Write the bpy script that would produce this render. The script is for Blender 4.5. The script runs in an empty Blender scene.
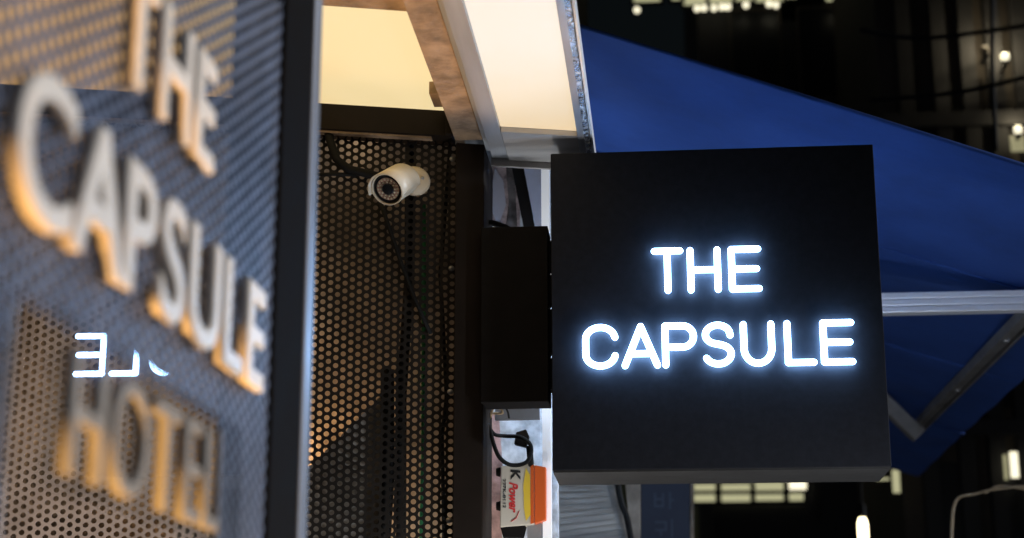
import bpy, bmesh, math, random
from mathutils import Vector, Matrix
random.seed(7)
R = math.radians
scene = bpy.context.scene
C = scene.collection

# ------------------------------------------------------------------ materials
def mat(name, color, rough=0.6, metal=0.0, var=0.0, scale=8.0, bump=0.0, emit=None, estr=0.0, trans=0.0, stretch=None, spec=0.5):
    m = bpy.data.materials.new(name); m.use_nodes = True
    nt = m.node_tree; b = nt.nodes['Principled BSDF']
    b.inputs['Base Color'].default_value = (*color, 1)
    b.inputs['Roughness'].default_value = rough
    b.inputs['Metallic'].default_value = metal
    b.inputs['Specular IOR Level'].default_value = spec
    tc = nt.nodes.new('ShaderNodeTexCoord')
    src = tc.outputs['Object']
    if stretch:
        mp = nt.nodes.new('ShaderNodeMapping'); mp.inputs['Scale'].default_value = stretch
        nt.links.new(src, mp.inputs['Vector']); src = mp.outputs['Vector']
    if var > 0 or bump > 0:
        n = nt.nodes.new('ShaderNodeTexNoise'); n.inputs['Scale'].default_value = scale
        n.inputs['Detail'].default_value = 6; n.inputs['Roughness'].default_value = .62
        nt.links.new(src, n.inputs['Vector'])
    if var > 0:
        r = nt.nodes.new('ShaderNodeValToRGB')
        r.color_ramp.elements[0].position = .33; r.color_ramp.elements[1].position = .68
        r.color_ramp.elements[0].color = (*[c * (1 - var) for c in color], 1)
        r.color_ramp.elements[1].color = (*[min(1, c * (1 + var * .6)) for c in color], 1)
        nt.links.new(n.outputs['Fac'], r.inputs['Fac']); nt.links.new(r.outputs['Color'], b.inputs['Base Color'])
        rr = nt.nodes.new('ShaderNodeMapRange'); rr.inputs['To Min'].default_value = max(0, rough - .12); rr.inputs['To Max'].default_value = min(1, rough + .15)
        nt.links.new(n.outputs['Fac'], rr.inputs['Value']); nt.links.new(rr.outputs['Result'], b.inputs['Roughness'])
    if bump > 0:
        bp = nt.nodes.new('ShaderNodeBump'); bp.inputs['Strength'].default_value = bump; bp.inputs['Distance'].default_value = .01
        nt.links.new(n.outputs['Fac'], bp.inputs['Height']); nt.links.new(bp.outputs['Normal'], b.inputs['Normal'])
    if emit:
        b.inputs['Emission Color'].default_value = (*emit, 1); b.inputs['Emission Strength'].default_value = estr
    if trans > 0:
        t = nt.nodes.new('ShaderNodeBsdfTranslucent'); t.inputs['Color'].default_value = (*color, 1)
        mx = nt.nodes.new('ShaderNodeMixShader'); mx.inputs['Fac'].default_value = trans
        nt.links.new(b.outputs[0], mx.inputs[1]); nt.links.new(t.outputs[0], mx.inputs[2])
        nt.links.new(mx.outputs[0], nt.nodes['Material Output'].inputs['Surface'])
    return m

def lit_panel(name, c1, c2, axis, lo, hi, strength):
    """diffuser sheet lit from within, warmer towards one end"""
    m = mat(name, (.16, .15, .13), .5)
    nt = m.node_tree; b = nt.nodes['Principled BSDF']
    tc = nt.nodes.new('ShaderNodeTexCoord'); sx = nt.nodes.new('ShaderNodeSeparateXYZ')
    nt.links.new(tc.outputs['Object'], sx.inputs[0])
    mr = nt.nodes.new('ShaderNodeMapRange'); mr.inputs['From Min'].default_value = lo; mr.inputs['From Max'].default_value = hi
    nt.links.new(sx.outputs[axis], mr.inputs['Value'])
    n = nt.nodes.new('ShaderNodeTexNoise'); n.inputs['Scale'].default_value = 5
    nt.links.new(tc.outputs['Object'], n.inputs['Vector'])
    ad = nt.nodes.new('ShaderNodeMath'); ad.operation = 'MULTIPLY_ADD'; ad.inputs[1].default_value = .35
    nt.links.new(n.outputs['Fac'], ad.inputs[0]); 
    sb = nt.nodes.new('ShaderNodeMath'); sb.operation = 'SUBTRACT'; sb.inputs[1].default_value = .17
    nt.links.new(mr.outputs[0], sb.inputs[0]); nt.links.new(sb.outputs[0], ad.inputs[2])
    r = nt.nodes.new('ShaderNodeValToRGB'); r.color_ramp.interpolation = 'EASE'
    r.color_ramp.elements[0].color = (*c1, 1); r.color_ramp.elements[1].color = (*c2, 1)
    nt.links.new(ad.outputs[0], r.inputs['Fac']); nt.links.new(r.outputs['Color'], b.inputs['Emission Color'])
    b.inputs['Emission Strength'].default_value = strength
    return m

def glass_mat(name, tint=(.9, .93, .95)):
    m = bpy.data.materials.new(name); m.use_nodes = True; nt = m.node_tree; nt.nodes.clear()
    o = nt.nodes.new('ShaderNodeOutputMaterial'); mx = nt.nodes.new('ShaderNodeMixShader')
    t = nt.nodes.new('ShaderNodeBsdfTransparent'); t.inputs['Color'].default_value = (*tint, 1)
    g = nt.nodes.new('ShaderNodeBsdfGlossy'); g.inputs['Roughness'].default_value = .0
    f = nt.nodes.new('ShaderNodeFresnel'); f.inputs['IOR'].default_value = 1.5
    nt.links.new(f.outputs[0], mx.inputs[0]); nt.links.new(t.outputs[0], mx.inputs[1]); nt.links.new(g.outputs[0], mx.inputs[2])
    nt.links.new(mx.outputs[0], o.inputs['Surface']); return m

M = {
 'sheet': mat('blue_black_perforated_metal', (.112, .137, .20), .5, .1, .35, 14),
 'sheet_dark': mat('dark_brown_perforated_metal', (.017, .0145, .0125), .6, .1, .5, 10, spec=.2),
 'sheet_lit': mat('lit_perforated_metal', (.36, .33, .33), .5, .2, .25, 10),  # paler copy of the dark wall sheet; being lit is in the colour
 'black': mat('black_painted_steel', (.010, .009, .009), .7, 0, .3, 20, spec=.12),
 'post_black': mat('black_frame_paint', (.005, .004, .0035), .85, 0, .4, 20, spec=.05),
 'brown_black': mat('dark_brown_steel', (.015, .010, .007), .65, 0, .3, 12, spec=.15),
 'edge_highlight': mat('pale_edge_highlight', (.20, .22, .26), .4, .3, .25, 20, stretch=(1, 1, .15)),  # blue highlight on the post edge, put into a pale colour
 'sign_black': mat('matt_black_sign_face', (.022, .023, .028), .7, 0, .18, 60, .05, spec=.1),
 'sign_under': mat('grey_sign_underside', (.036, .035, .034), .6, 0, .2, 25),
 'neon': mat('white_lit_lettering', (.8, .8, .8), .4, emit=(.30, .56, 1.0), estr=32),
 'letter_dim': mat('dimmed_letter_face', (.58, .50, .42), .5, 0, .2, 30),  # darker copy of letter; dimming behind the glass is in the colour
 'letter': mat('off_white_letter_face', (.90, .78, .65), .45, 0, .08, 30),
 'glass': glass_mat('clear_glass'),
 'ceil': lit_panel('warm_lit_ceiling_diffuser', (1.0, .56, .19), (.93, .73, .38), 0, -1.0, -.55, .93),
 'canopy_diff': lit_panel('cream_lit_canopy_diffuser', (.95, .88, .77), (.92, .69, .41), 1, 2.62, 3.12, .88),
 'ceil_frame': mat('stained_brown_board', (.33, .23, .15), .7, 0, .5, 18, .5),
 'steel': mat('brushed_steel', (.50, .50, .52), .4, .4, .3, 10, .05, stretch=(1, .08, 1)),
 'steel_plate': mat('dull_steel_plate', (.62, .58, .55), .5, .1, .3, 14, .1, stretch=(.15, 1, 1)),
 'foil': mat('crinkled_silver_edging', (.6, .61, .64), .25, .9, .5, 60, 1.0),
 'cream': mat('cream_wall_board', (.50, .41, .31), .7, 0, .75, 5, .2),
 'white': mat('white_painted_metal', (.72, .73, .74), .5, 0, .1, 14),
 'cctv_white': mat('cream_white_plastic', (.80, .69, .52), .38, 0, .06, 20),
 'gloss_black': mat('gloss_black_plastic', (.012, .012, .013), .18),
 'led_copper': mat('copper_tinted_led_ring', (.62, .36, .28), .3, .3, .5, 220),
 'lens': mat('dark_lens_glass', (.01, .012, .018), .05),
 'cable': mat('black_rubber_cable', (.009, .009, .009), .75, spec=.2),
 'green': mat('green_wire', (.03, .25, .10), .5),
 'fabric': mat('blue_awning_fabric', (.030, .074, .265), .85, 0, .18, 5, .5, trans=.035, spec=.15),
 'alu': mat('pale_aluminium', (.88, .88, .92), .4, .3, .15, 12, stretch=(.1, 1, 1)),
 'alu_dark': mat('weathered_grey_aluminium', (.24, .23, .22), .5, .3, .3, 12),
 'dark_print': mat('dark_mottled_print', (.13, .12, .13), .6, 0, .8, 30),
 'poster': mat('faded_poster_print', (.42, .34, .36), .6, 0, .8, 26),
 'grey': mat('mid_grey_metal', (.22, .22, .23), .5, 0, .2, 14),
 'board_grey': mat('grey_board', (.40, .38, .35), .7, 0, .2, 8),
 'lilac': mat('pale_lilac_board', (.42, .42, .50), .6, 0, .15, 8),
 'stained_white': mat('stained_white_wall', (.64, .65, .66), .7, 0, .5, 24, .3),
 'pink_wall': mat('pink_stained_plaster', (.58, .36, .33), .75, 0, .6, 22, .3),
 'case': mat('beige_supply_case', (.62, .58, .50), .45, 0, .08, 20),
 'orange': mat('orange_label_print', (.75, .13, .025), .4),
 'yellow': mat('yellow_label_print', (.85, .60, .06), .4),
 'red': mat('red_label_ink', (.65, .04, .04), .5),
 'ink': mat('black_label_ink', (.02, .02, .02), .5),
 'ribbed': mat('ribbed_grey_panel', (.52, .50, .46), .7, 0, .5, 6, .4, stretch=(.4, 1, 3)),
 'night_wall': mat('dark_facade_render', (.035, .034, .036), .8, 0, .45, .9),
 'night_wall_b': mat('dark_brown_facade', (.075, .062, .05), .8, 0, .5, 1.1),
 'navy': mat('navy_signboard', (.008, .012, .03), .5, emit=(.02, .035, .10), estr=.05),
 'navy_glyph': mat('faded_glyph_paint', (.045, .055, .085), .5, emit=(.2, .25, .4), estr=.012),
 'window_warm': lit_panel('lit_window_pale', (.75, .72, .42), (.30, .26, .13), 0, 1.5, 3.2, .6),
 'window_hot': mat('lit_window_bright', (.8, .8, .7), .4, emit=(1, .92, .66), estr=1.4),
 'window_dark': mat('dark_window_glass', (.01, .011, .014), .4),
 'bulb': mat('glowing_bulb', (.8, .8, .8), .3, emit=(1, .84, .5), estr=6),
 'branch': mat('pale_bare_cable', (.45, .34, .21), .7, 0, .3, 20),
 'asphalt': mat('asphalt', (.05, .05, .052), .85, 0, .3, 3, .3),
 'paving': mat('grey_paving', (.18, .175, .165), .8, 0, .25, 2.2, .3),
 'strip': mat('lit_white_profile', (.8, .8, .8), .4, emit=(.92, .95, 1), estr=.36),
}

nt = M['neon'].node_tree; b = nt.nodes['Principled BSDF']
ge = nt.nodes.new('ShaderNodeNewGeometry'); sx = nt.nodes.new('ShaderNodeSeparateXYZ'); nt.links.new(ge.outputs['Normal'], sx.inputs[0])
ab = nt.nodes.new('ShaderNodeMath'); ab.operation = 'ABSOLUTE'; nt.links.new(sx.outputs['Y'], ab.inputs[0])
pw = nt.nodes.new('ShaderNodeMapRange'); pw.inputs['From Min'].default_value = .10; pw.inputs['From Max'].default_value = .95
pw.inputs['To Min'].default_value = .55; pw.inputs['To Max'].default_value = 44; pw.interpolation_type = 'SMOOTHERSTEP'
nt.links.new(ab.outputs[0], pw.inputs['Value']); nt.links.new(pw.outputs[0], b.inputs['Emission Strength'])
b.inputs['Base Color'].default_value = (.3, .3, .3, 1)

# ------------------------------------------------------------------ mesh builder
class MB:
    def __init__(s): s.v = []; s.f = []; s.smooth = []
    def add(s, vs, fs, sm=False):
        o = len(s.v); s.v += [tuple(v) for v in vs]
        s.f += [tuple(i + o for i in f) for f in fs]; s.smooth += [sm] * len(fs); return s
    def box(s, x0, x1, y0, y1, z0, z1):
        vs = [(x0,y0,z0),(x1,y0,z0),(x1,y1,z0),(x0,y1,z0),(x0,y0,z1),(x1,y0,z1),(x1,y1,z1),(x0,y1,z1)]
        return s.add(vs, [(0,3,2,1),(4,5,6,7),(0,1,5,4),(1,2,6,5),(2,3,7,6),(3,0,4,7)])
    def bar(s, a, b, w, h, up=(0, 0, 1)):
        a = Vector(a); b = Vector(b); t = (b - a).normalized(); u = Vector(up)
        sd = t.cross(u).normalized(); u = sd.cross(t)
        vs = []
        for p in (a, b):
            for i, j in ((-1,-1),(1,-1),(1,1),(-1,1)): vs.append(p + sd * (w/2*i) + u * (h/2*j))
        return s.add(vs, [(3,2,1,0),(4,5,6,7),(0,1,5,4),(1,2,6,5),(2,3,7,6),(3,0,4,7)])
    def prism(s, poly, d):
        """planar polygon (list of 3D points) extruded by vector d"""
        n = len(poly); d = Vector(d); vs = [Vector(p) for p in poly] + [Vector(p) + d for p in poly]
        return s.add(vs, [tuple(range(n)), tuple(range(2*n-1, n-1, -1))] + [(i, i+n, (i+1) % n + n, (i+1) % n) for i in range(n)])
    def tube(s, pts, r, n=10, round_end=False):
        pts = [Vector(p) for p in pts]
        rad = [r] * len(pts)
        if round_end:
            t0 = (pts[1] - pts[0]).normalized(); t1 = (pts[-1] - pts[-2]).normalized()
            a = [R(85), R(60), R(30)]
            pre = [pts[0] - t0 * r * math.sin(k) for k in a]; post = [pts[-1] + t1 * r * math.sin(k) for k in reversed(a)]
            rad = [r * math.cos(k) for k in a] + rad + [r * math.cos(k) for k in reversed(a)]
            pts = pre + pts + post
        rings = []; u = None
        for i, p in enumerate(pts):
            t = (pts[min(i+1, len(pts)-1)] - pts[max(i-1, 0)]).normalized()
            if u is None: u = t.orthogonal().normalized()
            u = (u - t * u.dot(t)).normalized(); w = t.cross(u)
            rings.append([p + (u * math.cos(2*math.pi*k/n) + w * math.sin(2*math.pi*k/n)) * rad[i] for k in range(n)])
        vs = [q for g in rings for q in g]
        fs = [(i*n+k, i*n+(k+1) % n, (i+1)*n+(k+1) % n, (i+1)*n+k) for i in range(len(rings)-1) for k in range(n)]
        s.add(vs, fs, True)
        o = len(s.v) - len(vs)
        s.f += [tuple(o + k for k in range(n-1, -1, -1)), tuple(o + (len(rings)-1)*n + k for k in range(n))]; s.smooth += [False, False]
        return s
    def lathe(s, prof, origin, axis, n=40):
        """prof: list of (radius, distance along axis)"""
        ax = Vector(axis).normalized(); u = ax.orthogonal().normalized(); w = ax.cross(u); o = Vector(origin)
        vs = [o + ax * d + (u * math.cos(2*math.pi*k/n) + w * math.sin(2*math.pi*k/n)) * r for r, d in prof for k in range(n)]
        fs = [(i*n+k, i*n+(k+1) % n, (i+1)*n+(k+1) % n, (i+1)*n+k) for i in range(len(prof)-1) for k in range(n)]
        return s.add(vs, fs, True)
    def build(s, name, m, parent=None, bevel=0.0, loc=None):
        me = bpy.data.meshes.new(name); me.from_pydata(s.v, [], s.f)
        bm = bmesh.new(); bm.from_mesh(me); 
        if len(s.f) > 1: bmesh.ops.recalc_face_normals(bm, faces=bm.faces[:])
        bm.to_mesh(me); bm.free()
        me.polygons.foreach_set('use_smooth', s.smooth); me.materials.append(M[m] if isinstance(m, str) else m)
        o = bpy.data.objects.new(name, me); C.objects.link(o)
        if parent: o.parent = parent
        if bevel:
            b = o.modifiers.new('Bevel', 'BEVEL'); b.width = bevel; b.segments = 2; b.limit_method = 'ANGLE'; b.angle_limit = R(40)
        return o

def empty(name, loc=(0, 0, 0)):
    o = bpy.data.objects.new(name, None); C.objects.link(o); o.empty_display_size = .1; return o
def tag(o, label, cat, group=None, kind=None):
    o['label'] = label; o['category'] = cat
    if group: o['group'] = group
    if kind: o['kind'] = kind
    return o
def thing(name, label, cat, group=None): return tag(empty(name), label, cat, group)
def struct(o): o['kind'] = 'structure'; return o

# ------------------------------------------------------------------ view set-up (real lens; also used to size things on their own planes)
F, TH, PS, H = 1665.0, R(14.8), R(5.2), 1.6
def ray(px, py):
    u = px - 512; v = 269 - py
    fw = F * math.cos(TH) - v * math.sin(TH); up = F * math.sin(TH) + v * math.cos(TH)
    c, s = math.cos(PS), math.sin(PS); return u*c - fw*s, fw*c + u*s, up
def at(px, py, Y):
    x, y, z = ray(px, py); k = Y / y; return Vector((x*k, Y, H + z*k))

# ------------------------------------------------------------------ perforated sheet: staggered columns of round holes, hole pitch p
def perforated(u0, u1, w0, w1, p, r, keep, to3, thick_dir, n=12):
    """one connected sheet; to3 maps (u,w) to 3D; cells are hexagons with a round hole"""
    s = p / math.sqrt(3); cs = p * math.sqrt(3) / 2
    vid = {}; V = []; Fc = []
    td = Vector(thick_dir)
    def vert(u, w, lay):
        k = (round(u * 5e4), round(w * 5e4), lay)
        if k not in vid:
            vid[k] = len(V); V.append(tuple(Vector(to3(u, w)) + td * lay))
        return vid[k]
    i = 0; u = u0
    while u <= u1 + 1e-6:
        w = w0 + (p/2 if i % 2 else 0)
        while w <= w1 + 1e-6:
            if keep(u, w):
                o = []; h = []
                for k in range(n):
                    a = 2*math.pi*k/n
                    # point on the hexagon outline at angle a
                    am = (a % (math.pi/3)) - math.pi/6
                    rad = s * math.cos(math.pi/6) / math.cos(am)
                    o.append((u + rad*math.cos(a), w + rad*math.sin(a))); h.append((u + r*math.cos(a), w + r*math.sin(a)))
                ov = [vert(*q, 0) for q in o]; hv = [vert(*q, 0) for q in h]; hb = [vert(*q, 1) for q in h]
                for k in range(n):
                    k2 = (k+1) % n
                    Fc.append((ov[k], ov[k2], hv[k2], hv[k])); Fc.append((hv[k], hv[k2], hb[k2], hb[k]))
            w += p
        u += cs; i += 1
    return V, Fc
def sheet_obj(name, V, Fc, m, parent):
    me = bpy.data.meshes.new(name); me.from_pydata(V, [], Fc); me.materials.append(M[m])
    o = bpy.data.objects.new(name, me); C.objects.link(o); o.parent = parent; return o

# ------------------------------------------------------------------ lettering
def font_letter(ch, size=1.0, extrude=0.0, bevel=0.0, shear=0.0, offset=0.0):
    cu = bpy.data.curves.new('glyph', 'FONT'); cu.body = ch; cu.size = size; cu.extrude = extrude; cu.bevel_depth = bevel
    cu.bevel_resolution = 2; cu.resolution_u = 8; cu.shear = shear; cu.offset = offset
    ob = bpy.data.objects.new('glyph', cu); C.objects.link(ob)
    dg = bpy.context.evaluated_depsgraph_get(); me = bpy.data.meshes.new_from_object(ob.evaluated_get(dg))
    bpy.data.objects.remove(ob); bpy.data.curves.remove(cu)
    return me
def place_word(word, x0, x1, y0, cap, to_world, m, parent, gap=.16, depth=.02, bevel=.002, weight=0.0, name='letter'):
    """one mesh per letter between x0 and x1, baseline y0, letters cap high"""
    ms = [font_letter(c, 1, 0, 0) for c in word]
    bb = [(min(v.co.x for v in q.vertices), max(v.co.x for v in q.vertices)) for q in ms]
    hh = max(v.co.y for v in font_letter('H').vertices)
    widths = [b - a for a, b in bb]
    gaps = [gap * hh] * (len(word) - 1)
    for i in range(len(word) - 1):
        if 'A' in word[i:i+2]: gaps[i] *= .35
    sy = cap / hh; sx = (x1 - x0) / (sum(widths) + sum(gaps)); x = x0
    for i, c in enumerate(word):
        me = font_letter(c, 1, depth/2/sy, bevel/sy, offset=weight/sy)
        lo = min(v.co.x for v in me.vertices); zlo = min(v.co.z for v in me.vertices)
        for v in me.vertices: v.co = to_world(x + (v.co.x - bb[i][0]) * sx, y0 + v.co.y * sy, (v.co.z - zlo) * sy)
        me.materials.clear(); me.materials.append(M[m])
        bm = bmesh.new(); bm.from_mesh(me); bmesh.ops.remove_doubles(bm, verts=bm.verts[:], dist=1e-6); bmesh.ops.recalc_face_normals(bm, faces=bm.faces[:]); bm.to_mesh(me); bm.free()
        o = bpy.data.objects.new(name, me); C.objects.link(o); o.parent = parent
        x += widths[i] * sx + (gaps[i] * sx if i < len(gaps) else 0)

def arc(cx, cy, rx, ry, a0, a1, n=14):
    return [(cx + rx*math.cos(R(a0 + (a1-a0)*k/n)), cy + ry*math.sin(R(a0 + (a1-a0)*k/n))) for k in range(n+1)]
STROKES = {  # unit box strokes, centre lines
 'T': [[(0,1),(1,1)], [(.5,1),(.5,0)]],
 'H': [[(0,0),(0,1)], [(1,0),(1,1)], [(0,.5),(1,.5)]],
 'E': [[(1,1),(0,1),(0,0),(1,0)], [(0,.5),(.93,.5)]],
 'L': [[(0,1),(0,0),(1,0)]],
 'A': [[(0,0),(.5,1),(1,0)], [(.19,.30),(.81,.30)]],
 'C': [[(1,.74)] + arc(.5,.70,.5,.30,15,180) + arc(.5,.30,.5,.30,180,345) + [(1,.26)]],
 'P': [[(0,0),(0,1),(.62,1)] + arc(.62,.725,.38,.275,90,-90) + [(0,.45)]],
 'S': [[(.95,.74)] + arc(.5,.75,.45,.25,25,180,12) + arc(.5,.75,.45,.235,180,262,6) + [(.56,.50)] + arc(.5,.26,.47,.235,70,0,6) + arc(.5,.26,.47,.26,0,-155,12)],
 'U': [[(0,1)] + arc(.5,.38,.5,.38,180,360,18) + [(1,1)]],
}
def neon_letter(ch, x0, x1, z0, z1, r, to_world, parent):
    mb = MB()
    for k, st in enumerate(STROKES[ch]):
        pts = [to_world(x0 + r + (x1-x0-2*r)*a, z0 + r + (z1-z0-2*r)*b, .015 + .0003*k) for a, b in st]
        # split at hard corners so the sweep stays round
        run = [pts[0]]
        for i in range(1, len(pts)):
            run.append(pts[i])
            if i < len(pts)-1:
                d0 = (pts[i]-pts[i-1]).normalized(); d1 = (pts[i+1]-pts[i]).normalized()
                if d0.dot(d1) < .55: mb.tube(run, r, 12, True); run = [pts[i]]
        mb.tube(run, r, 12, True)
    return mb.build('letter', 'neon', parent)

# ================================================================== SETTING
g = MB().add([(-400,-400,0),(400,-400,0),(400,600,0),(-400,600,0)], [(0,1,2,3)]).build('ground', 'paving'); struct(g)
g = MB().add([(2.2,-300,.004),(9,-300,.004),(9,500,.004),(2.2,500,.004)], [(0,1,2,3)]).build('road', 'asphalt'); struct(g)
g = MB().box(2.05, 2.2, -300, 500, 0, .12).build('kerb', 'paving'); struct(g)

# the entrance front runs back to the right: every piece of it is set out on a line 15 degrees off the sign's
SK = .27
def skew_y(x): return SK * (x + .375)
def skew(o):
    for q in [o] + list(o.children_recursive):
        if q.type == 'MESH' and not q.get('_set'):
            for v in q.data.vertices: v.co.y += skew_y(v.co.x)
    return o

# ================================================================== LEFT: perforated screen with raised lettering
XS = -.388
scr = thing('lettered_screen', 'perforated metal screen with raised letters reading THE CAPSULE HOTEL, black end post', 'screen')
P, HR = .0158, .0052
WY0, WY1, WZ1, WZ0 = .950, 1.428, 1.834, 1.60
V, Fc = perforated(.60, 1.60, 1.50, 2.32, P, HR*1.06, lambda u, w: not (WY0 - .004 < u < WY1 + .004 and w < WZ1 + .006), lambda u, w: (XS, u, w), (-.0015, 0, 0))
sheet_obj('perforated_sheet', V, Fc, 'sheet', scr)
MB().box(XS-.012, XS-.002, .55, 1.60, .12, 1.51).build('base_panel', 'post_black', scr)
MB().box(XS-.012, XS-.002, .55, 1.60, 2.315, 2.75).build('top_panel', 'post_black', scr)
MB().box(XS-.045, XS+.004, 1.600, 1.732, .0, 2.9).box(XS-.045, XS-.006, 1.575, 1.600, 0, 2.9).build('end_post', 'post_black', scr, .002)
MB().box(XS-.012, XS+.006, 1.7325, 1.772, 0, 2.9).build('post_highlight', 'edge_highlight', scr, .004)  # pale strip stands for the highlight along the post
MB().box(XS-.045, XS-.002, .50, .55, 0, 2.75).build('rear_post', 'post_black', scr, .002)
MB().add([(-.3646, WY0-.006, 1.728),(-.3692, WY1+.006, 1.728),(-.3692, WY1+.006, WZ1+.004),(-.3646, WY0-.006, WZ1+.004)], [(0,1,2,3)]).build('window_pane', 'glass', scr)
for ya in (WY1+.002, WY0-.0055): MB().box(XS-.003, XS+.0005, ya, ya+.0035, 1.51, WZ1+.004).build('pane_edge', 'steel', scr)
toL = lambda a, b, c: Vector((XS + .003 + c, a, b))
place_word('THE', 1.076, 1.318, 2.041, .092, toL, 'letter', scr, depth=.0055, bevel=.0026, weight=-.0008, gap=.22)
place_word('CAPSULE', .906, 1.521, 1.891, .092, toL, 'letter', scr, depth=.0055, bevel=.0026, weight=-.0004, gap=.22)
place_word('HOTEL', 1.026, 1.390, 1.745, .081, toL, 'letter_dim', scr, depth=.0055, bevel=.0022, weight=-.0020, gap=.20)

# ================================================================== CENTRE: perforated wall of the entrance with its frame
YW = 3.2
wl = thing('perforated_wall_panel', 'dark perforated panel in a brown steel frame behind the security camera', 'wall panel')
V, Fc = perforated(-.725, -.41, 1.70, 2.712, P, HR, lambda u, w: True, lambda u, w: (u, YW, w), (0, .0015, 0))
sheet_obj('perforated_sheet', V, Fc, 'sheet_dark', wl)
MB().box(-.402, -.3455, YW-.03, YW+.14, 0, 2.706).build('frame_post', 'brown_black', wl, .002)
for zz in (1.95, 2.2, 2.45, 2.68): MB().lathe([(0, -.004), (.005, -.003), (.006, 0)], (-.4115, YW-.0015, zz), (0, 1, 0), 10).build('screw', 'steel', wl)
MB().box(-1.62, -.4065, YW-.012, YW+.02, .0, 1.71).build('base_panel', 'brown_black', wl)
MB().box(-1.62, -.41, YW-.035, YW+.03, 2.717, 2.80).box(-.42, -.39, YW-.05, YW-.036, 2.7165, 2.768).build('header', 'brown_black', wl, .0015)
MB().box(-1.62, -.45, YW-.030, YW-.012, 2.712, 2.7164).build('header_edge', 'ceil_frame', wl)

wl2 = thing('perforated_wall_panel', 'pale perforated wall panel seen through the glass behind HOTEL', 'wall panel')
V, Fc = perforated(-1.60, -.742, 1.70, 2.712, P, HR, lambda u, w: True, lambda u, w: (u, YW+.001, w), (0, .0015, 0))
sheet_obj('perforated_sheet', V, Fc, 'sheet_lit', wl2)

bw = struct(MB().box(-1.7, -.405, YW+.145, YW+.16, 0, 2.9).build('backing_wall', 'cream'))
struct(MB().box(-1.72, -1.62, 1.9, YW+.16, 0, 2.9).build('recess_side_wall', 'brown_black'))
# board added in the cavity; its sloping edge stands for a shadow line
bd = MB().prism([(-.93, 3.262, 1.70), (-.545, 3.262, 1.70), (-.545, 3.262, 2.21), (-.575, 3.262, 2.175), (-.68, 3.262, 2.06), (-.93, 3.262, 1.95)], (0, .006, 0)).build('cavity_shade_board', 'board_grey')
tag(bd, 'added sloping board standing for the shadow behind the perforated panel', 'board')
for pts, r, nm, m, lab in (
  ([(-.505,3.255,2.74),(-.500,3.25,2.45),(-.512,3.25,2.2),(-.505,3.252,1.7)], .010, 'wall_cable', 'cable', 'thick black cable running down behind the perforated panel'),
  ([(-.475,3.25,2.6),(-.470,3.25,2.3),(-.468,3.25,2.12),(-.470,3.25,1.7)], .005, 'wall_wire', 'green', 'thin green wire running down behind the perforated panel'),
  ([(-.54,3.25,2.25),(-.535,3.25,2.05),(-.548,3.25,1.7)], .013, 'wall_cable', 'cable', 'black cable low behind the panel, beside the added shadow board'),
  ([(-.425,3.27,2.74),(-.44,3.25,2.45),(-.425,3.25,2.2),(-.433,3.25,2.12),(-.42,3.25,1.7)], .004, 'wall_wire', 'cable', 'thin dark wire behind the perforated panel next to its frame post')):
    skew(tag(MB().tube(pts, r, 8).build(nm, m), lab, 'cable'))

# ceiling of the entrance
x0, x1 = -1.60, -.415
cl = thing('ceiling_light', 'warm lit ceiling panel over the entrance in a brown frame', 'ceiling light')
MB().add([(x0, 2.655, 2.771), (x1, 2.655, 2.771), (x1, YW-.03, 2.771), (x0, YW-.03, 2.771)], [(0,1,2,3)]).build('diffuser', 'ceil', cl)
MB().box(x0, x1, 2.45, 2.655, 2.766, 2.83).box(x0, x1, 2.655, YW, 2.80, 2.83).build('frame', 'ceil_frame', cl)
skew(cl)
bm_ = MB().box(-.404, -.348, 1.9, YW-.031, 2.712, 2.83).build('beam', 'ceil_frame', None, .0015)
tag(bm_, 'stained brown beam between the warm ceiling panel and the steel canopy', 'beam')
tg = tag(MB().box(-.432, -.4045, 2.985, 3.06, 2.745, 2.7695).build('bracket_tab', 'ceil_frame'), 'small brown tab beside the beam on the ceiling panel', 'bracket')

for q in (wl, wl2, bw, bd): skew(q)
# ================================================================== canopy light box over the sign
cn = thing('canopy_lightbox', 'steel framed canopy with a glowing cream underside above the black sign', 'canopy')
ZC = 2.69
MB().box(-.3465, -.336, 1.9, YW+.02, ZC+.018, ZC+.16).build('inner_flange', 'steel', cn, .001)
MB().box(-.335, -.302, 1.9, YW+.02, ZC+.004, ZC+.02).build('side_tray', 'steel', cn, .001)
MB().box(-.301, -.1535, 3.045, YW+.02, ZC+.001, ZC+.02).box(-.337, -.136, YW+.0205, YW+.03, ZC-.012, ZC+.10).build('end_plate', 'steel_plate', cn, .001)
MB().add([(-.3015, 1.9, ZC+.012), (-.1535, 1.9, ZC+.012), (-.1535, 3.044, ZC+.012), (-.3015, 3.044, ZC+.012)], [(0,1,2,3)]).build('diffuser', 'canopy_diff', cn)
MB().box(-.153, -.1395, 1.9, YW+.02, ZC-.002, ZC+.10).build('outer_rail', 'steel', cn, .001)
mb = MB(); n = 90
for k in range(n):   # crinkled silver edging strip
    y0 = 1.9 + 1.3*k/n; y1 = 1.9 + 1.3*(k+1)/n; j = random.uniform(-.0025, .0025); q = random.uniform(-.003, .003)
    mb.add([(-.139, y0, ZC-.003+q*.6), (-.130+j*.6, y0, ZC-.001), (-.128+j, y0, ZC+.02), (-.139, y1, ZC-.003-q*.6), (-.130-j*.6, y1, ZC-.001), (-.128-j, y1, ZC+.02)], [(0,1,4,3),(1,2,5,4)])
mb.build('silver_edging', 'foil', cn)
MB().box(-.1275, -.1235, 1.9, YW+.02, ZC, ZC+.03).build('outer_lip', 'white', cn)
skew(cn)

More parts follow.
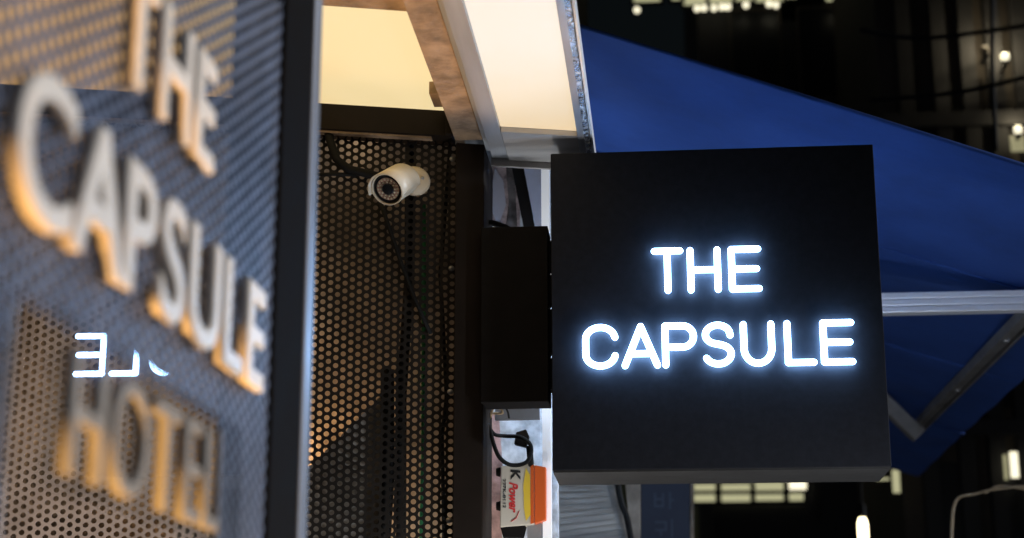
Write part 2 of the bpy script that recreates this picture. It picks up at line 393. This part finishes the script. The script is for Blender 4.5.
# ================================================================== security camera
cam_t = thing('security_camera', 'cream bullet security camera mounted on the perforated panel', 'security camera')
fc = at(391, 195, 3.065); bc = at(408, 184, 3.150); CS = .88
ax = (fc - bc).normalized(); L = (fc - bc).length
MB().lathe([(.0, 0), (.022*CS, 0), (.031*CS, .006), (.0335*CS, .02), (.034*CS, L-.006), (.0355*CS, L-.004), (.0355*CS, L+.004), (.0325*CS, L+.004), (.0325*CS, L-.004)], bc, ax).build('body', 'cctv_white', cam_t)
mb = MB()
hood = []
u = ax.cross(Vector((0,0,1))).normalized(); w = u.cross(ax)
for k in range(25):
    a = R(-15 + 210*k/24)
    for rr, dd in ((.0365, .012), (.0365, L+.016), (.0385, L+.016), (.0385, .012)): hood.append(bc + ax*dd + (u*math.cos(a) + w*math.sin(a))*rr*CS)
fs = [(4*k+i, 4*k+(i+1) % 4, 4*k+4+(i+1) % 4, 4*k+4+i) for k in range(24) for i in range(4)] + [(0,1,2,3), (96,97,98,99)]
mb.add(hood, fs, True).build('sun_hood', 'cctv_white', cam_t)
MB().lathe([(.0325*CS, L-.003), (.0290*CS, L+.001), (.0250*CS, L-.001)], bc, ax).build('front_ring', 'gloss_black', cam_t)
MB().lathe([(.0250*CS, L-.001), (.0125*CS, L-.002)], bc, ax).build('led_ring', 'led_copper', cam_t)
mb = MB()
for ringr, cnt in ((.0155, 12), (.0215, 18)):
    for k in range(cnt):
        a = 2*math.pi*k/cnt; p = bc + ax*(L-.001) + (u*math.cos(a) + w*math.sin(a))*ringr*CS
        mb.lathe([(.0021, 0), (.0018, .0015), (.0, .0022)], p, ax, 8)
mb.build('infrared_leds', 'cctv_white', cam_t)
MB().lathe([(.0125*CS, L-.002), (.0115*CS, L+.003), (.0085*CS, L+.003), (.0, L-.002)], bc, ax).build('lens', 'lens', cam_t)
MB().lathe([(.0085*CS, L+.0032), (.0078*CS, L+.0036), (.0, L+.0036)], bc, ax).build('lens_bezel', 'gloss_black', cam_t)
mc = at(417, 186, YW-.002)
MB().lathe([(.0, .016), (.012, .016), (.027, .011), (.0305, .006), (.0305, 0), (0, 0)], mc, (0, -1, 0)).build('mount_plate', 'cctv_white', cam_t)
MB().tube([mc + Vector((0, -.012, 0)), mc + Vector((-.004, -.04, -.002)), bc + ax*.012], .012, 14).build('mount_arm', 'cctv_white', cam_t)
MB().lathe([(.0, .0025), (.0032, .0015), (.0036, 0)], mc + Vector((.017, -.0155, .004)), (.2, -1, .1), 12).build('screw', 'steel', cam_t)
MB().lathe([(0, .002), (.0042, .0015), (.005, 0)], bc + ax*.052 + (u*.80 + w*.15 - ax*0).normalized()*.0335*CS, (u*.80 + w*.15), 10).build('adjuster', 'grey', cam_t)
skew(cam_t)
c1 = [at(334,134,YW-.012), at(337,152,YW-.02), at(343,170,YW-.02), at(355,179,YW-.018), at(372,182,YW-.014), at(395,186,YW-.006)]
skew(tag(MB().tube(c1, .0085, 10).build('camera_cable', 'cable'), 'thick black cable looping from the header to the camera', 'cable'))
skew(tag(MB().tube([at(318,188,YW-.012), at(340,185,YW-.016), at(362,184,YW-.012)], .004, 8).build('camera_cable', 'cable'), 'thin black cable level across the panel left of the camera', 'cable'))
c2 = [at(383,205,YW-.01), at(392,232,YW-.014), at(404,268,YW-.012), at(418,305,YW-.010), at(432,336,YW-.006)]
skew(tag(MB().tube(c2, .0042, 8).build('camera_cable', 'cable'), 'black cable slanting down the panel below the camera', 'cable'))

# ================================================================== projecting sign
sg = thing('projecting_sign', 'square black box sign with glowing white letters THE CAPSULE on a wall bracket', 'sign')
SX0, SX1, SZ0, SZ1, SY0, SY1 = -.206, .418, 2.027, 2.655, 3.1, 3.285
MB().box(SX0, SX1, SY0, SY1, SZ0+.004, SZ1).build('box_body', 'sign_black', sg, .0015)
MB().box(SX0+.001, SX1-.001, SY0+.001, SY1-.001, SZ0, SZ0+.0038).build('underside', 'sign_under', sg)
MB().box(-.3485, -.2165, YW-.045, YW+.035, 2.172, 2.524).build('wall_bracket', 'black', sg, .0015)
mb = MB()
for z0, z1 in ((2.20, 2.262), (2.275, 2.36), (2.373, 2.43), (2.443, 2.50)): mb.box(-.2165, -.2062, YW-.02, YW+.02, z0, z1)
mb.build('bracket_spacer', 'black', sg)
front = lambda a, b, c: Vector((a, SY0 - c, b)); back = lambda a, b, c: Vector((SX0 + SX1 - a, SY1 + c, b))
sc = .513/902
cap_spans = dict(zip(range(7), [(38,165),(168,304),(302,425),(430,550),(560,680),(703,815),(820,940)]))
the_spans = [(258,375),(380,502),(520,640)]
for tw in (front, back):
    for i, c in enumerate('CAPSULE'):
        a, b = cap_spans[i]; neon_letter(c, -.149 + (a-38+3)*sc, -.149 + (b-38-3)*sc, 2.218, 2.306, .0067, tw, sg)
    for i, c in enumerate('THE'):
        a, b = the_spans[i]; neon_letter(c, -.0155 + (a-258+3)*.2125/382, -.0155 + (b-258-3)*.2125/382, 2.362, 2.453, .0067, tw, sg)

# ================================================================== gap between frame and sign: upper and lower niches
st = tag(MB().box(-.2435, -.2265, 3.36, 3.385, 1.2, 2.9).build('light_strip', 'strip'), 'slim white lit upright profile behind the sign edge', 'light strip')
tag(MB().tube([at(529,160,3.54), at(531,200,3.54), at(530,245,3.54)], .006, 8).build('wall_pipe', 'grey'), 'thin grey pipe on the niche wall beside the slanting black bar', 'pipe')
po = thing('torn_poster', 'faded pink and blue poster above the sign bracket', 'poster')
MB().add([at(487,166,3.5), at(520,166,3.5), at(520,240,3.5), at(487,240,3.5)], [(0,1,2,3)]).build('sheet', 'poster', po)
MB().add([at(495,168,3.497), at(503,180,3.497), at(506,205,3.497), at(498,226,3.497), at(489,205,3.497)], [(0,1,2,3,4)]).build('blue_print', 'lilac', po)
MB().add([at(487,170,3.495), at(492,175,3.495), at(490,200,3.495), at(493,225,3.495), at(487,228,3.495)], [(0,1,2,3,4)]).build('pink_print', 'pink_wall', po)
MB().add([at(506,166,3.494), at(514,166,3.494), at(518,240,3.494), at(505,240,3.494), at(509,205,3.494)], [(0,1,2,3,4)]).build('dark_print', 'dark_print', po)
MB().add([at(487,226,3.493), at(500,222,3.493), at(506,232,3.493), at(503,240,3.493), at(487,240,3.493)], [(0,1,2,3,4)]).build('torn_corner', 'cream', po)
sb = tag(MB().prism([at(523,164,3.46), at(540,164,3.46), at(549,240,3.46), at(538,240,3.46)], (0, .03, 0)).build('leaning_board', 'lilac'), 'pale lilac board leaning in the gap above the bracket', 'board')
tag(MB().prism([at(511,164,3.47), at(523,164,3.47), at(537,240,3.47), at(526,240,3.47)], (0, .02, 0)).build('leaning_bar', 'black'), 'black bar slanting beside the lilac board', 'bar')
tag(MB().tube([at(482,222,3.3), at(492,223,3.27), at(505,227,3.26), at(518,234,3.26), at(524,242,3.27)], .006, 8).build('sign_cable', 'cable'), 'black cable arching over the sign bracket', 'cable')
struct(MB().box(-.80, -.226, 3.56, 3.60, 0, 2.95).build('niche_wall', 'stained_white'))
struct(MB().box(-.80, -.22, 3.345, 3.60, 2.97, 3.0).build('niche_top', 'black'))
# lower niche contents
tag(MB().add([at(489,412,3.47), at(499,416,3.47), at(503,470,3.47), at(502,545,3.47), at(487,545,3.47)], [(0,1,2,3,4)]).build('plaster_patch', 'pink_wall'), 'strip of pink stained plaster left of the power supply', 'plaster')
tag(MB().box(-.338, -.247, 3.33, 3.345, 2.168, 2.21).build('mounting_plate', 'grey'), 'grey plate directly under the sign bracket', 'plate')
tag(MB().box(-.275, -.247, 3.36, 3.52, 1.9, 2.075).build('conduit_box', 'grey'), 'grey box behind the power supply', 'box')
bx = thing('junction_plug', 'dark brown plug on the white wall above the power supply', 'plug')
MB().prism([at(516,432,3.37), at(526,429,3.37), at(529,436,3.37), at(526,447,3.37), at(514,444,3.37)], (0, .02, 0)).build('plug_body', 'brown_black', bx, .002)
ps = thing('power_supply', 'beige power supply box with orange and yellow label hanging under the bracket', 'power supply')
px0, px1 = at(501,470,3.34).x, at(546,470,3.34).x
def onp(px, py, Y=3.34): return at(px, py, Y)
cs_ = MB().prism([onp(501,466), onp(534,463), onp(534,524), onp(500,527)], (0, .05, 0)).build('case', 'case', ps, .002)
MB().prism([onp(534.3,465,3.342), onp(546,467,3.342), onp(546,520,3.342), onp(534.3,524,3.342)], (0, .045, 0)).build('orange_end', 'orange', ps, .002)
MB().add([onp(526,468,3.3385), onp(530,475,3.3385), onp(530.5,515,3.3385), onp(526,521,3.3385), onp(524,508,3.3385), onp(523.3,485,3.3385)], [(0,1,2,3,4,5)]).build('yellow_band', 'yellow', ps)
MB().add([onp(530.5,466,3.3383), onp(534,464.5,3.3383), onp(534,523,3.3383), onp(530.5,524,3.3383)], [(0,1,2,3)]).build('orange_band', 'orange', ps)
mb = MB(); mb.prism([onp(500.5,527.5,3.35), onp(525,525.5,3.35), onp(522,537,3.35), onp(503,537,3.35)], (0, .04, 0)); mb.build('terminal_block', 'black', ps)
for yy in (472, 506): MB().lathe([(.0, .008), (.008, .008), (.010, 0)], onp(500.3, yy, 3.352), (-1, 0, 0), 16).build('side_knob', 'black', ps)
def label(word, top, bottom, pxl, pxr, m, shear=0.0, name='label_text'):
    """writing that runs down the case: top..bottom pixel rows, letter height pxl..pxr"""
    me = font_letter(word, 1, .002, 0, shear, offset=.03 if word != '227K-0112' else .01)
    xs = [v.co.x for v in me.vertices]; ys = [v.co.y for v in me.vertices]
    A, B = onp(pxr, top), onp(pxl, bottom)
    for v in me.vertices:
        s_ = (v.co.x - min(xs)) / (max(xs) - min(xs)); t_ = (v.co.y - min(ys)) / (max(ys) - min(ys))
        v.co = Vector((B.x + (A.x - B.x) * t_, 3.3392 - (.0004 if v.co.z > 0 else 0), A.z + (B.z - A.z) * s_))
    me.materials.clear(); me.materials.append(M[m])
    o = bpy.data.objects.new(name, me); C.objects.link(o); o.parent = ps
label('K', 469.5, 480, 510.5, 520.5, 'ink', .1)
label('Power', 482, 513, 509, 518, 'red', .35)
label('227K-0112', 479, 508, 502.8, 506, 'ink')
MB().tube([onp(519,511,3.3385), onp(516.5,518,3.3385), onp(511,521.5,3.3385)], .0008, 6).build('label_swoosh', 'red', ps)
w1 = [at(483,408,3.30), at(489,426,3.30), at(494,445,3.30), at(500,458,3.30), at(511,465,3.305), at(525,463,3.31), at(531,454,3.315), at(530,444,3.32), at(520,437,3.335), at(505,436,3.335), at(494,434,3.32), at(487,424,3.31)]
def smooth(pts, k=5):
    out = []
    for i in range(len(pts)-1):
        p0, p1, p2, p3 = pts[max(i-1,0)], pts[i], pts[i+1], pts[min(i+2, len(pts)-1)]
        for j in range(k):
            t = j/k; out.append(.5*((2*p1) + (p2-p0)*t + (2*p0-5*p1+4*p2-p3)*t*t + (3*p1-p0-3*p2+p3)*t**3))
    return out + [pts[-1]]
tag(MB().tube(smooth(w1), .0042, 8).build('supply_cable', 'cable'), 'black cable looped above the power supply', 'cable')
tag(MB().tube(smooth([at(529,446,3.33), at(530,455,3.332), at(531,466,3.345)]), .0065, 8).build('supply_cable', 'cable'), 'short thick black lead entering the power supply top', 'cable')
tag(MB().tube(smooth([at(488,404,3.31), at(500,404,3.30), at(507,410,3.30), at(509,418,3.32)]), .002, 6).build('supply_wire', 'cable'), 'thin wire tuft under the bracket corner', 'wire')
tag(MB().tube(smooth([at(490,418,3.31), at(495,406,3.30), at(503,413,3.30), at(489,413,3.31)]), .0025, 6).build('supply_wire', 'branch'), 'pale wire twisted under the bracket corner', 'wire')

# ================================================================== blue awning
AX0, AX1, AY0, AY1, AZ0, AZ1 = -.45, 1.10, 3.40, 7.35, 3.16, 2.575
aw = thing('awning', 'blue fabric awning with aluminium arms behind the black sign', 'awning')
mb = MB(); nx, ny = 60, 90; vs = []
for j in range(ny+1):
    for i in range(nx+1):
        a = i/nx; b = j/ny
        sag = -.018*math.sin(math.pi*a)*min(1, b*6) + .004*math.sin(b*23)*math.sin(math.pi*a)
        vs.append((AX0 + (AX1-AX0)*a, AY0 + (AY1-AY0)*b, AZ0 + (AZ1-AZ0)*a + sag + .007*math.sin(math.pi*a)*math.sin(b*9) + (.0022*math.sin(a*34 + 3*math.sin(b*5)) + .002*math.sin(b*61 + a*9))*min(1, b*9)))
fs = [(j*(nx+1)+i, j*(nx+1)+i+1, (j+1)*(nx+1)+i+1, (j+1)*(nx+1)+i) for j in range(ny) for i in range(nx)]
mb.add(vs, fs, True).build('fabric', 'fabric', aw)
MB().tube([(AX0, AY0, AZ0), (AX1, AY0, AZ1)], .005, 8).build('hem', 'fabric', aw)
for b_ in (.21, .45, .70):   # stitched seams across the cloth
    y_ = AY0 + (AY1-AY0)*b_; MB().tube([(AX0 + (AX1-AX0)*k/12, y_, AZ0 + (AZ1-AZ0)*k/12 - .018*math.sin(math.pi*k/12) + .007*math.sin(math.pi*k/12)*math.sin(b_*9) - .003) for k in range(13)], .004, 6).build('seam', 'fabric', aw)
mb = MB()
for dz, h in ((.0, .016), (.018, .016), (.036, .016)): mb.box(.02, 1.06, 4.16, 4.20 + dz*.2, 2.567+dz, 2.567+dz+h)
mb.box(.02, 1.06, 4.166, 4.198, 2.575, 2.615)
sa = mb.build('support_arm', 'alu', aw, .002)
MB().bar((.955, 3.45, 2.585), (.945, 6.45, 2.625), .032, .03).bar((.985, 3.45, 2.592), (.972, 6.45, 2.63), .008, .05).build('side_rail', 'alu_dark', aw, .002)
MB().bar(at(838,358,5.9), at(919,436,5.9), .06, .05).build('folding_arm', 'alu_dark', aw, .003)
for y_ in (4.6, 5.4, 6.2): MB().lathe([(0, -.006), (.008, -.005), (.009, 0)], (.953, y_, 2.585 + .0133*(y_-3.45) - .016), (0, 0, 1), 8).build('bolt', 'steel', aw)
MB().tube([(AX0-.02, AY0, AZ0+.03), (AX0-.02, AY1, AZ0+.03)], .045, 14).build('roller', 'alu_dark', aw)
struct(MB().box(-1.4, -.50, 3.62, 12, 0, 9).build('host_facade', 'night_wall'))

# ================================================================== below the sign: ribbed shelf, cream jamb, navy sign
rs = thing('ribbed_shutter', 'grey ribbed panel showing under the left end of the sign', 'panel')
A, B_, C_, D_ = at(548,480,4.6), at(612,480,4.6), at(632,545,4.6), at(556,560,4.6)
mb = MB()
for k in range(12):
    t0, t1 = k/12, (k+.86)/12
    l0, r0 = A.lerp(D_, t0), B_.lerp(C_, t0); l1, r1 = A.lerp(D_, t1), B_.lerp(C_, t1)
    off = Vector((0, .012, 0))
    mb.prism([l0, r0, r1 + off, l1 + off], (0, .01, 0))
mb.build('slat', 'ribbed', rs)
MB().prism([A+Vector((-.02,.03,.02)), B_+Vector((.01,.03,.02)), C_+Vector((.01,.03,-.02)), D_+Vector((-.02,.03,-.02))], (0, .01, 0)).build('backing', 'grey', rs)
tag(MB().tube(smooth([at(617,478,4.55), at(619,492,4.55), at(622,505,4.55), at(627,518,4.55), at(632,545,4.55)]), .009, 7).build('downpipe_cable', 'cable'), 'dark cable hanging along the ribbed panel edge', 'cable')
tag(MB().prism([at(624,470,4.9), at(640,470,4.9), at(640,550,4.9), at(632,550,4.9)], (0, .05, 0)).build('cream_board', 'cream'), 'cream board edge between ribbed panel and navy sign', 'board')
nv = thing('navy_signboard', 'tall navy shop sign with faint pale characters below the black sign', 'sign')
MB().prism([at(641,455,5.6), at(690,455,5.6), at(690,580,5.6), at(641,580,5.6)], (0, .1, 0)).build('panel', 'navy', nv)
MB().prism([at(690.5,455,5.58), at(694,455,5.58), at(694,580,5.58), at(690.5,580,5.58)], (0, .1, 0)).build('edge_strip', 'cream', nv)
def bars(lst): 
    mb = MB()
    for a, b, c, d in lst: mb.prism([at(a,b,5.596), at(c,b,5.596), at(c,d,5.596), at(a,d,5.596)], (0, .002, 0))
    return mb
bars([(654,493,656,507),(656,498,662,500),(662,493,664,507),(656,505,662,507),(669,492,671,509),(671,499,674,501)]).build('character', 'navy_glyph', nv)
bars([(655,521,667,523),(665,523,667,529),(655,529,667,531),(660,531,662,536),(671,519,673,538)]).build('character', 'navy_glyph', nv)

# ================================================================== BACKGROUND buildings
YB = 14.0
bA = thing('office_building', 'dark building across the street with rows of lit windows', 'building')
mbw = MB().box(.4, 6.2, YB, YB+6, 0, 7.55).box(.4, 6.2, YB, YB+6, 8.5, 13)
mbw.box(.4, .9, YB, YB+6, 7.55, 8.5); mbw.box(3.75, 6.2, YB, YB+6, 7.55, 8.5)
mbw.build('wall', 'night_wall', bA)
def winrow(cells, Y, parent, m='window_warm', depth=.12):
    for (a, b, c, d, mm) in cells:
        p, q = at(a, d, Y), at(c, b, Y)
        f = MB().box(p.x-.03, q.x+.03, Y-.02, Y-.003, p.z-.03, p.z-.0005).box(p.x-.03, p.x-.0005, Y-.02, Y-.003, p.z, q.z).box(q.x+.0005, q.x+.03, Y-.02, Y-.003, p.z, q.z).build('window', 'night_wall', parent)
        MB().add([(p.x, Y-.012, p.z), (q.x, Y-.012, p.z), (q.x, Y-.012, q.z), (p.x, Y-.012, q.z)], [(0,1,2,3)]).build('pane', mm, f)
winrow([(634,-14,660,3,'window_warm'),(672,-14,681,1,'window_warm'),(684,-14,706,6,'window_warm'),(709,-14,732,5,'window_warm'),(735,-14,752,2,'window_warm'),(756,-14,782,3,'window_warm'),(786,-14,796,-1,'window_warm'),(826,-14,838,2,'window_warm')], YB-.05, bA)
winrow([(694,484,717.5,491,'window_warm'),(694,491.5,717.5,502,'window_warm'),(719,484,751.5,491,'window_warm'),(719,491.5,751.5,502,'window_warm'),(754,482,785,491,'window_warm'),(754,491.5,785,501,'window_warm'),(787,481,806,490,'window_hot'),(787,491.3,803,501,'window_warm')], YB-.05, bA)
# dark unlit windows with frames, floor bands and piers
for fl in range(4):
    z = 2.75 + fl*1.35
    for k in range(9):
        x = .7 + k*.6
        if z > 6.4 and x < 0: continue
        if at(700,505,YB).z < z + .9 and z < at(700,480,YB).z and x < 2.6: continue
        f = MB().box(x-.02, x+.44, YB-.03, YB-.002, z-.02, z).box(x-.02, x, YB-.03, YB-.002, z, z+.85).box(x+.42, x+.44, YB-.03, YB-.002, z, z+.85).box(x-.02, x+.44, YB-.03, YB-.002, z+.85, z+.87).build('window', 'night_wall_b', bA)
        MB().add([(x, YB-.01, z), (x+.42, YB-.01, z), (x+.42, YB-.01, z+.85), (x, YB-.01, z+.85)], [(0,1,2,3)]).build('pane', 'window_dark', f)
# small lit ceiling lamps seen at the foot of the top windows
for a, b in ((637,10), (697,8.5), (704,8), (714,8), (722,7), (728,7), (746,5), (776,5), (769,4), (836,3)):
    p = at(a, b, YB-.2)
    l = thing('window_lamp', 'small bright round lamp glowing at the foot of the top lit windows', 'lamp', 'lamps along the top window row')
    MB().lathe([(0, .03), (.020, .022), (.029, 0), (.020, -.022), (0, -.03)], p, (0, 0, 1), 14).build('globe', 'window_hot', l)
    MB().box(p.x-.006, p.x+.006, p.y-.006, p.y+.12, p.z+.03, p.z+.042).build('stem', 'night_wall', l)

bB = thing('corner_building', 'dark brown building at the right edge with piers, pipes and wall lamps', 'building')
YR = 11.0
x0 = at(880, 100, YR).x
MB().box(x0, 8.5, YR, YR+2.5, 0, 13).build('wall', 'night_wall_b', bB)
for a in (905, 940, 968, 995, 1022):
    x = at(a, 100, YR).x; MB().box(x-.05, x+.05, YR-.12, YR-.001, 0, 13).build('pier', 'night_wall', bB)
for z in (2.2, 3.3, 4.35, 5.4): MB().box(x0-.02, 8.5, YR-.18, YR-.121, z, z+.10).build('floor_band', 'night_wall', bB)
for k in range(8):
    for z in (2.45, 3.5, 4.55):
        x = x0 + .12 + k*.42
        MB().box(x, x+.26, YR-.012, YR-.001, z, z+.7).build('pane', 'window_dark', bB)
def lit_slot(a, b, c, d, Y, parent, m):
    p, q = at(a, d, Y), at(c, b, Y)
    MB().box(p.x, q.x, Y-.01, Y-.004, p.z, q.z).build('lit_window_or_wall', m, parent)
lit_slot(1011, 452, 1017, 478, YR-.2, bB, 'window_hot'); lit_slot(1004.5, 455, 1006, 480, YR-.2, bB, 'window_warm'); lit_slot(893, 470, 899, 493, YR-.2, bB, 'window_warm')
lit_slot(876, 478, 889, 480.5, YR-.2, bB, 'window_warm'); lit_slot(1011, 136, 1024, 152, YR-.2, bB, 'window_warm')  # last slot is lamp-lit wall, made as a glowing pane
lamps = []
for a, b, lab in ((1005, 57, 'small bright wall lamp high at the right edge of the picture'), (985, 50, 'dim wall lamp left of the bright one on the right building'), (1018, 130, 'bright lamp over the small lit window at the right edge')):
    p = at(a, b, YR-.26)
    l = thing('wall_lamp', lab, 'wall lamp')
    MB().lathe([(0, .03), (.022, .022), (.03, 0), (.022, -.022), (0, -.03)], p, (0, 0, 1), 14).build('globe', 'window_hot' if a != 985 else 'night_wall_b', l)
    MB().box(p.x-.012, p.x+.012, p.y+.02, YR-.12, p.z-.055, p.z-.035).box(p.x-.02, p.x+.02, p.y-.02, p.y+.02, p.z-.05, p.z-.031).build('bracket', 'night_wall', l)
    lamps.append(p)
hb = thing('hanging_bulb', 'elongated glowing bulb hanging at the bottom below the sign', 'bulb')
p = at(863, 531, 9)
MB().lathe([(0, -.10), (.018, -.085), (.026, -.04), (.026, .04), (.016, .075), (.0, .085)], p, (0, 0, 1), 16).build('glass_bulb', 'bulb', hb)
MB().lathe([(.018, .07), (.02, .13), (.006, .15), (.006, 1.2)], p, (0, 0, 1), 12).build('socket', 'black', hb)
tag(MB().tube(smooth([at(951,560,5.2), at(952,525,5.2), at(954,506,5.2), at(960,497,5.2), at(975,494,5.2), at(990,490,5.2), at(1006,488,5.2), at(1022,486.5,5.2), at(1050,489,5.2)]), .0045, 8).build('bent_cable', 'branch'), 'pale bent cable arching at the lower right corner', 'cable')
tag(MB().tube(smooth([at(985,493,5.2), at(1000,486,5.22), at(1030,490,5.23)]), .004, 8).build('bent_cable', 'branch'), 'second thinner pale cable beside the bent one at lower right', 'cable')
# overhead service cables in the dark
for pts, lab in (([at(860,30,8), at(930,38,8), at(1060,20,8)], 'dark overhead cable high over the awning'), ([at(870,100,8), at(960,92,8), at(1060,68,8)], 'dark overhead cable just above the blue awning'), ([at(993,-20,8.5), at(992,60,8.5), at(996,150,8.5)], 'dark drop cable beside the bright wall lamp')):
    tag(MB().tube(smooth(pts), .012, 8).build('overhead_cable', 'cable'), lab, 'cable')

# ================================================================== LIGHT
w = bpy.data.worlds.new('World'); scene.world = w; w.use_nodes = True
nt = w.node_tree; sky = nt.nodes.new('ShaderNodeTexSky'); sky.sky_type = 'NISHITA'; sky.sun_disc = False
sky.sun_elevation = R(3); sky.sun_rotation = R(80)
nt.links.new(sky.outputs[0], nt.nodes['Background'].inputs['Color']); nt.nodes['Background'].inputs['Strength'].default_value = .004

def lamp(name, kind, loc, energy, color, **kw):
    d = bpy.data.lights.new(name, kind); d.energy = energy; d.color = color
    for k, v in kw.items():
        if k != 'to': setattr(d, k, v)
    o = bpy.data.objects.new(name, d); C.objects.link(o); o.location = loc
    if 'to' in kw:
        o.rotation_euler = (Vector(kw['to']) - Vector(loc)).to_track_quat('-Z', 'Y').to_euler()
    return o
# cool street light reaching in from the road side
lamp('street_glow', 'SUN', (0, 0, 5), 2.3, (.86, .91, 1.0), angle=R(9), to=(-1.0, -.16, 4.80))
# warm lamps of the entrance: uplight under the letters, uplight at the recess wall, added fills for beam and wall cavity
def uplight(label_, loc, energy, to, size, color=(1, .62, .22), blend=.3):
    t = thing('floor_uplight', label_, 'lamp')
    l = Vector(loc)
    MB().lathe([(.045, -.03), (.05, 0), (.05, .05), (.042, .055), (.042, .02), (0, .02)], l - Vector((0, 0, .06)), (0, 0, 1), 24).build('housing', 'black', t)
    o = lamp('uplight', 'SPOT', loc, energy, color, spot_size=R(size), spot_blend=blend, shadow_soft_size=.03, to=to); o.parent = t
uplight('round black uplight on the pavement under the letters', (-.27, 1.13, .09), 215, (-.30, 1.2, 2.0), 40, (1, .55, .17))
uplight('round black uplight standing back from the pale entrance wall', (-1.0, 2.0, .09), 230, (-1.04, 3.1, 1.86), 21, (1, .76, .56), .6)
uplight('round black uplight at the foot of the brown beam', (-.60, 2.2, .09), 230, (-.40, 2.65, 2.7), 17, (1, .60, .25), .6)  # unseen lamp added to brighten the underside of the beam
def sk(x, y, z): return (x, y + skew_y(x), z)
lamp('cavity_fill', 'POINT', sk(-.70, 3.295, 2.00), 2.5, (1, .62, .32), shadow_soft_size=.03)  # unseen point lights added to brighten the cavity behind the holes
lamp('cavity_fill', 'POINT', sk(-.60, 3.28, 2.76), .10, (1, .76, .52), shadow_soft_size=.02)
lamp('cavity_fill', 'POINT', sk(-.44, 3.235, 1.62), 3.5, (.95, .93, .9), shadow_soft_size=.02)
lamp('niche_fill', 'POINT', (-.285, 3.30, 2.36), 1.5, (.88, .94, 1.0), shadow_soft_size=.02)  # unseen point light added behind the bracket to light the niche
lamp('niche_fill', 'POINT', (-.285, 3.08, 1.55), 6, (1, .93, .84), shadow_soft_size=.02)  # unseen point light added below the view for the power supply
al = thing('awning_fill', 'cool white lamp on the facade under the blue awning, hidden behind the canopy', 'lamp')  # unseen lamp added to light the cloth and the ribbed panel
MB().box(-.50, -.47, 4.06, 4.14, 2.60, 2.72).build('housing', 'white', al, .004)
o = lamp('awning_fill_light', 'POINT', (-.42, 4.1, 2.66), 4.6, (.72, .84, 1.0), shadow_soft_size=.04); o.parent = al
bl = thing('fill_post_lamp', 'slim bollard lamp on the pavement edge below the sign', 'lamp')  # unseen fill added to brighten the far end of the screen
MB().lathe([(.05, 0), (.05, 1.5), (.0, 1.52)], (.75, 2.7, 0), (0, 0, 1), 20).build('post', 'black', bl)
MB().lathe([(.055, 1.62), (.055, 1.64), (0, 1.65)], (.75, 2.7, 0), (0, 0, 1), 20).build('cap', 'black', bl)
o = lamp('fill_post_light', 'POINT', (.75, 2.7, 1.57), 30, (.86, .91, 1.0), shadow_soft_size=.04); o.parent = bl
for p, e in zip(lamps, (2.2, 2.0, 1.2)): lamp('wall_lamp_light', 'POINT', p + Vector((0, -.01, .06)), e, (1, .85, .55), shadow_soft_size=.02)

# ================================================================== CAMERA
cd = bpy.data.cameras.new('Camera'); co = bpy.data.objects.new('Camera', cd); C.objects.link(co); scene.camera = co
cd.sensor_width = 36; cd.lens = F / 1024 * 36; cd.clip_start = .05; cd.clip_end = 2000
co.location = (0, 0, H); co.rotation_euler = (math.pi/2 + TH, 0, PS)
cd.dof.use_dof = True; cd.dof.focus_distance = 3.2; cd.dof.aperture_fstop = 3.7; cd.dof.aperture_blades = 0

scene.render.resolution_x = 1024; scene.render.resolution_y = 538
scene.view_settings.view_transform = 'Standard'; scene.view_settings.look = 'None'; scene.view_settings.exposure = 0
scene.cycles.use_denoising = True
scene.cycles.sample_clamp_indirect = 4
scene.cycles.max_bounces = 6; scene.cycles.transparent_max_bounces = 12
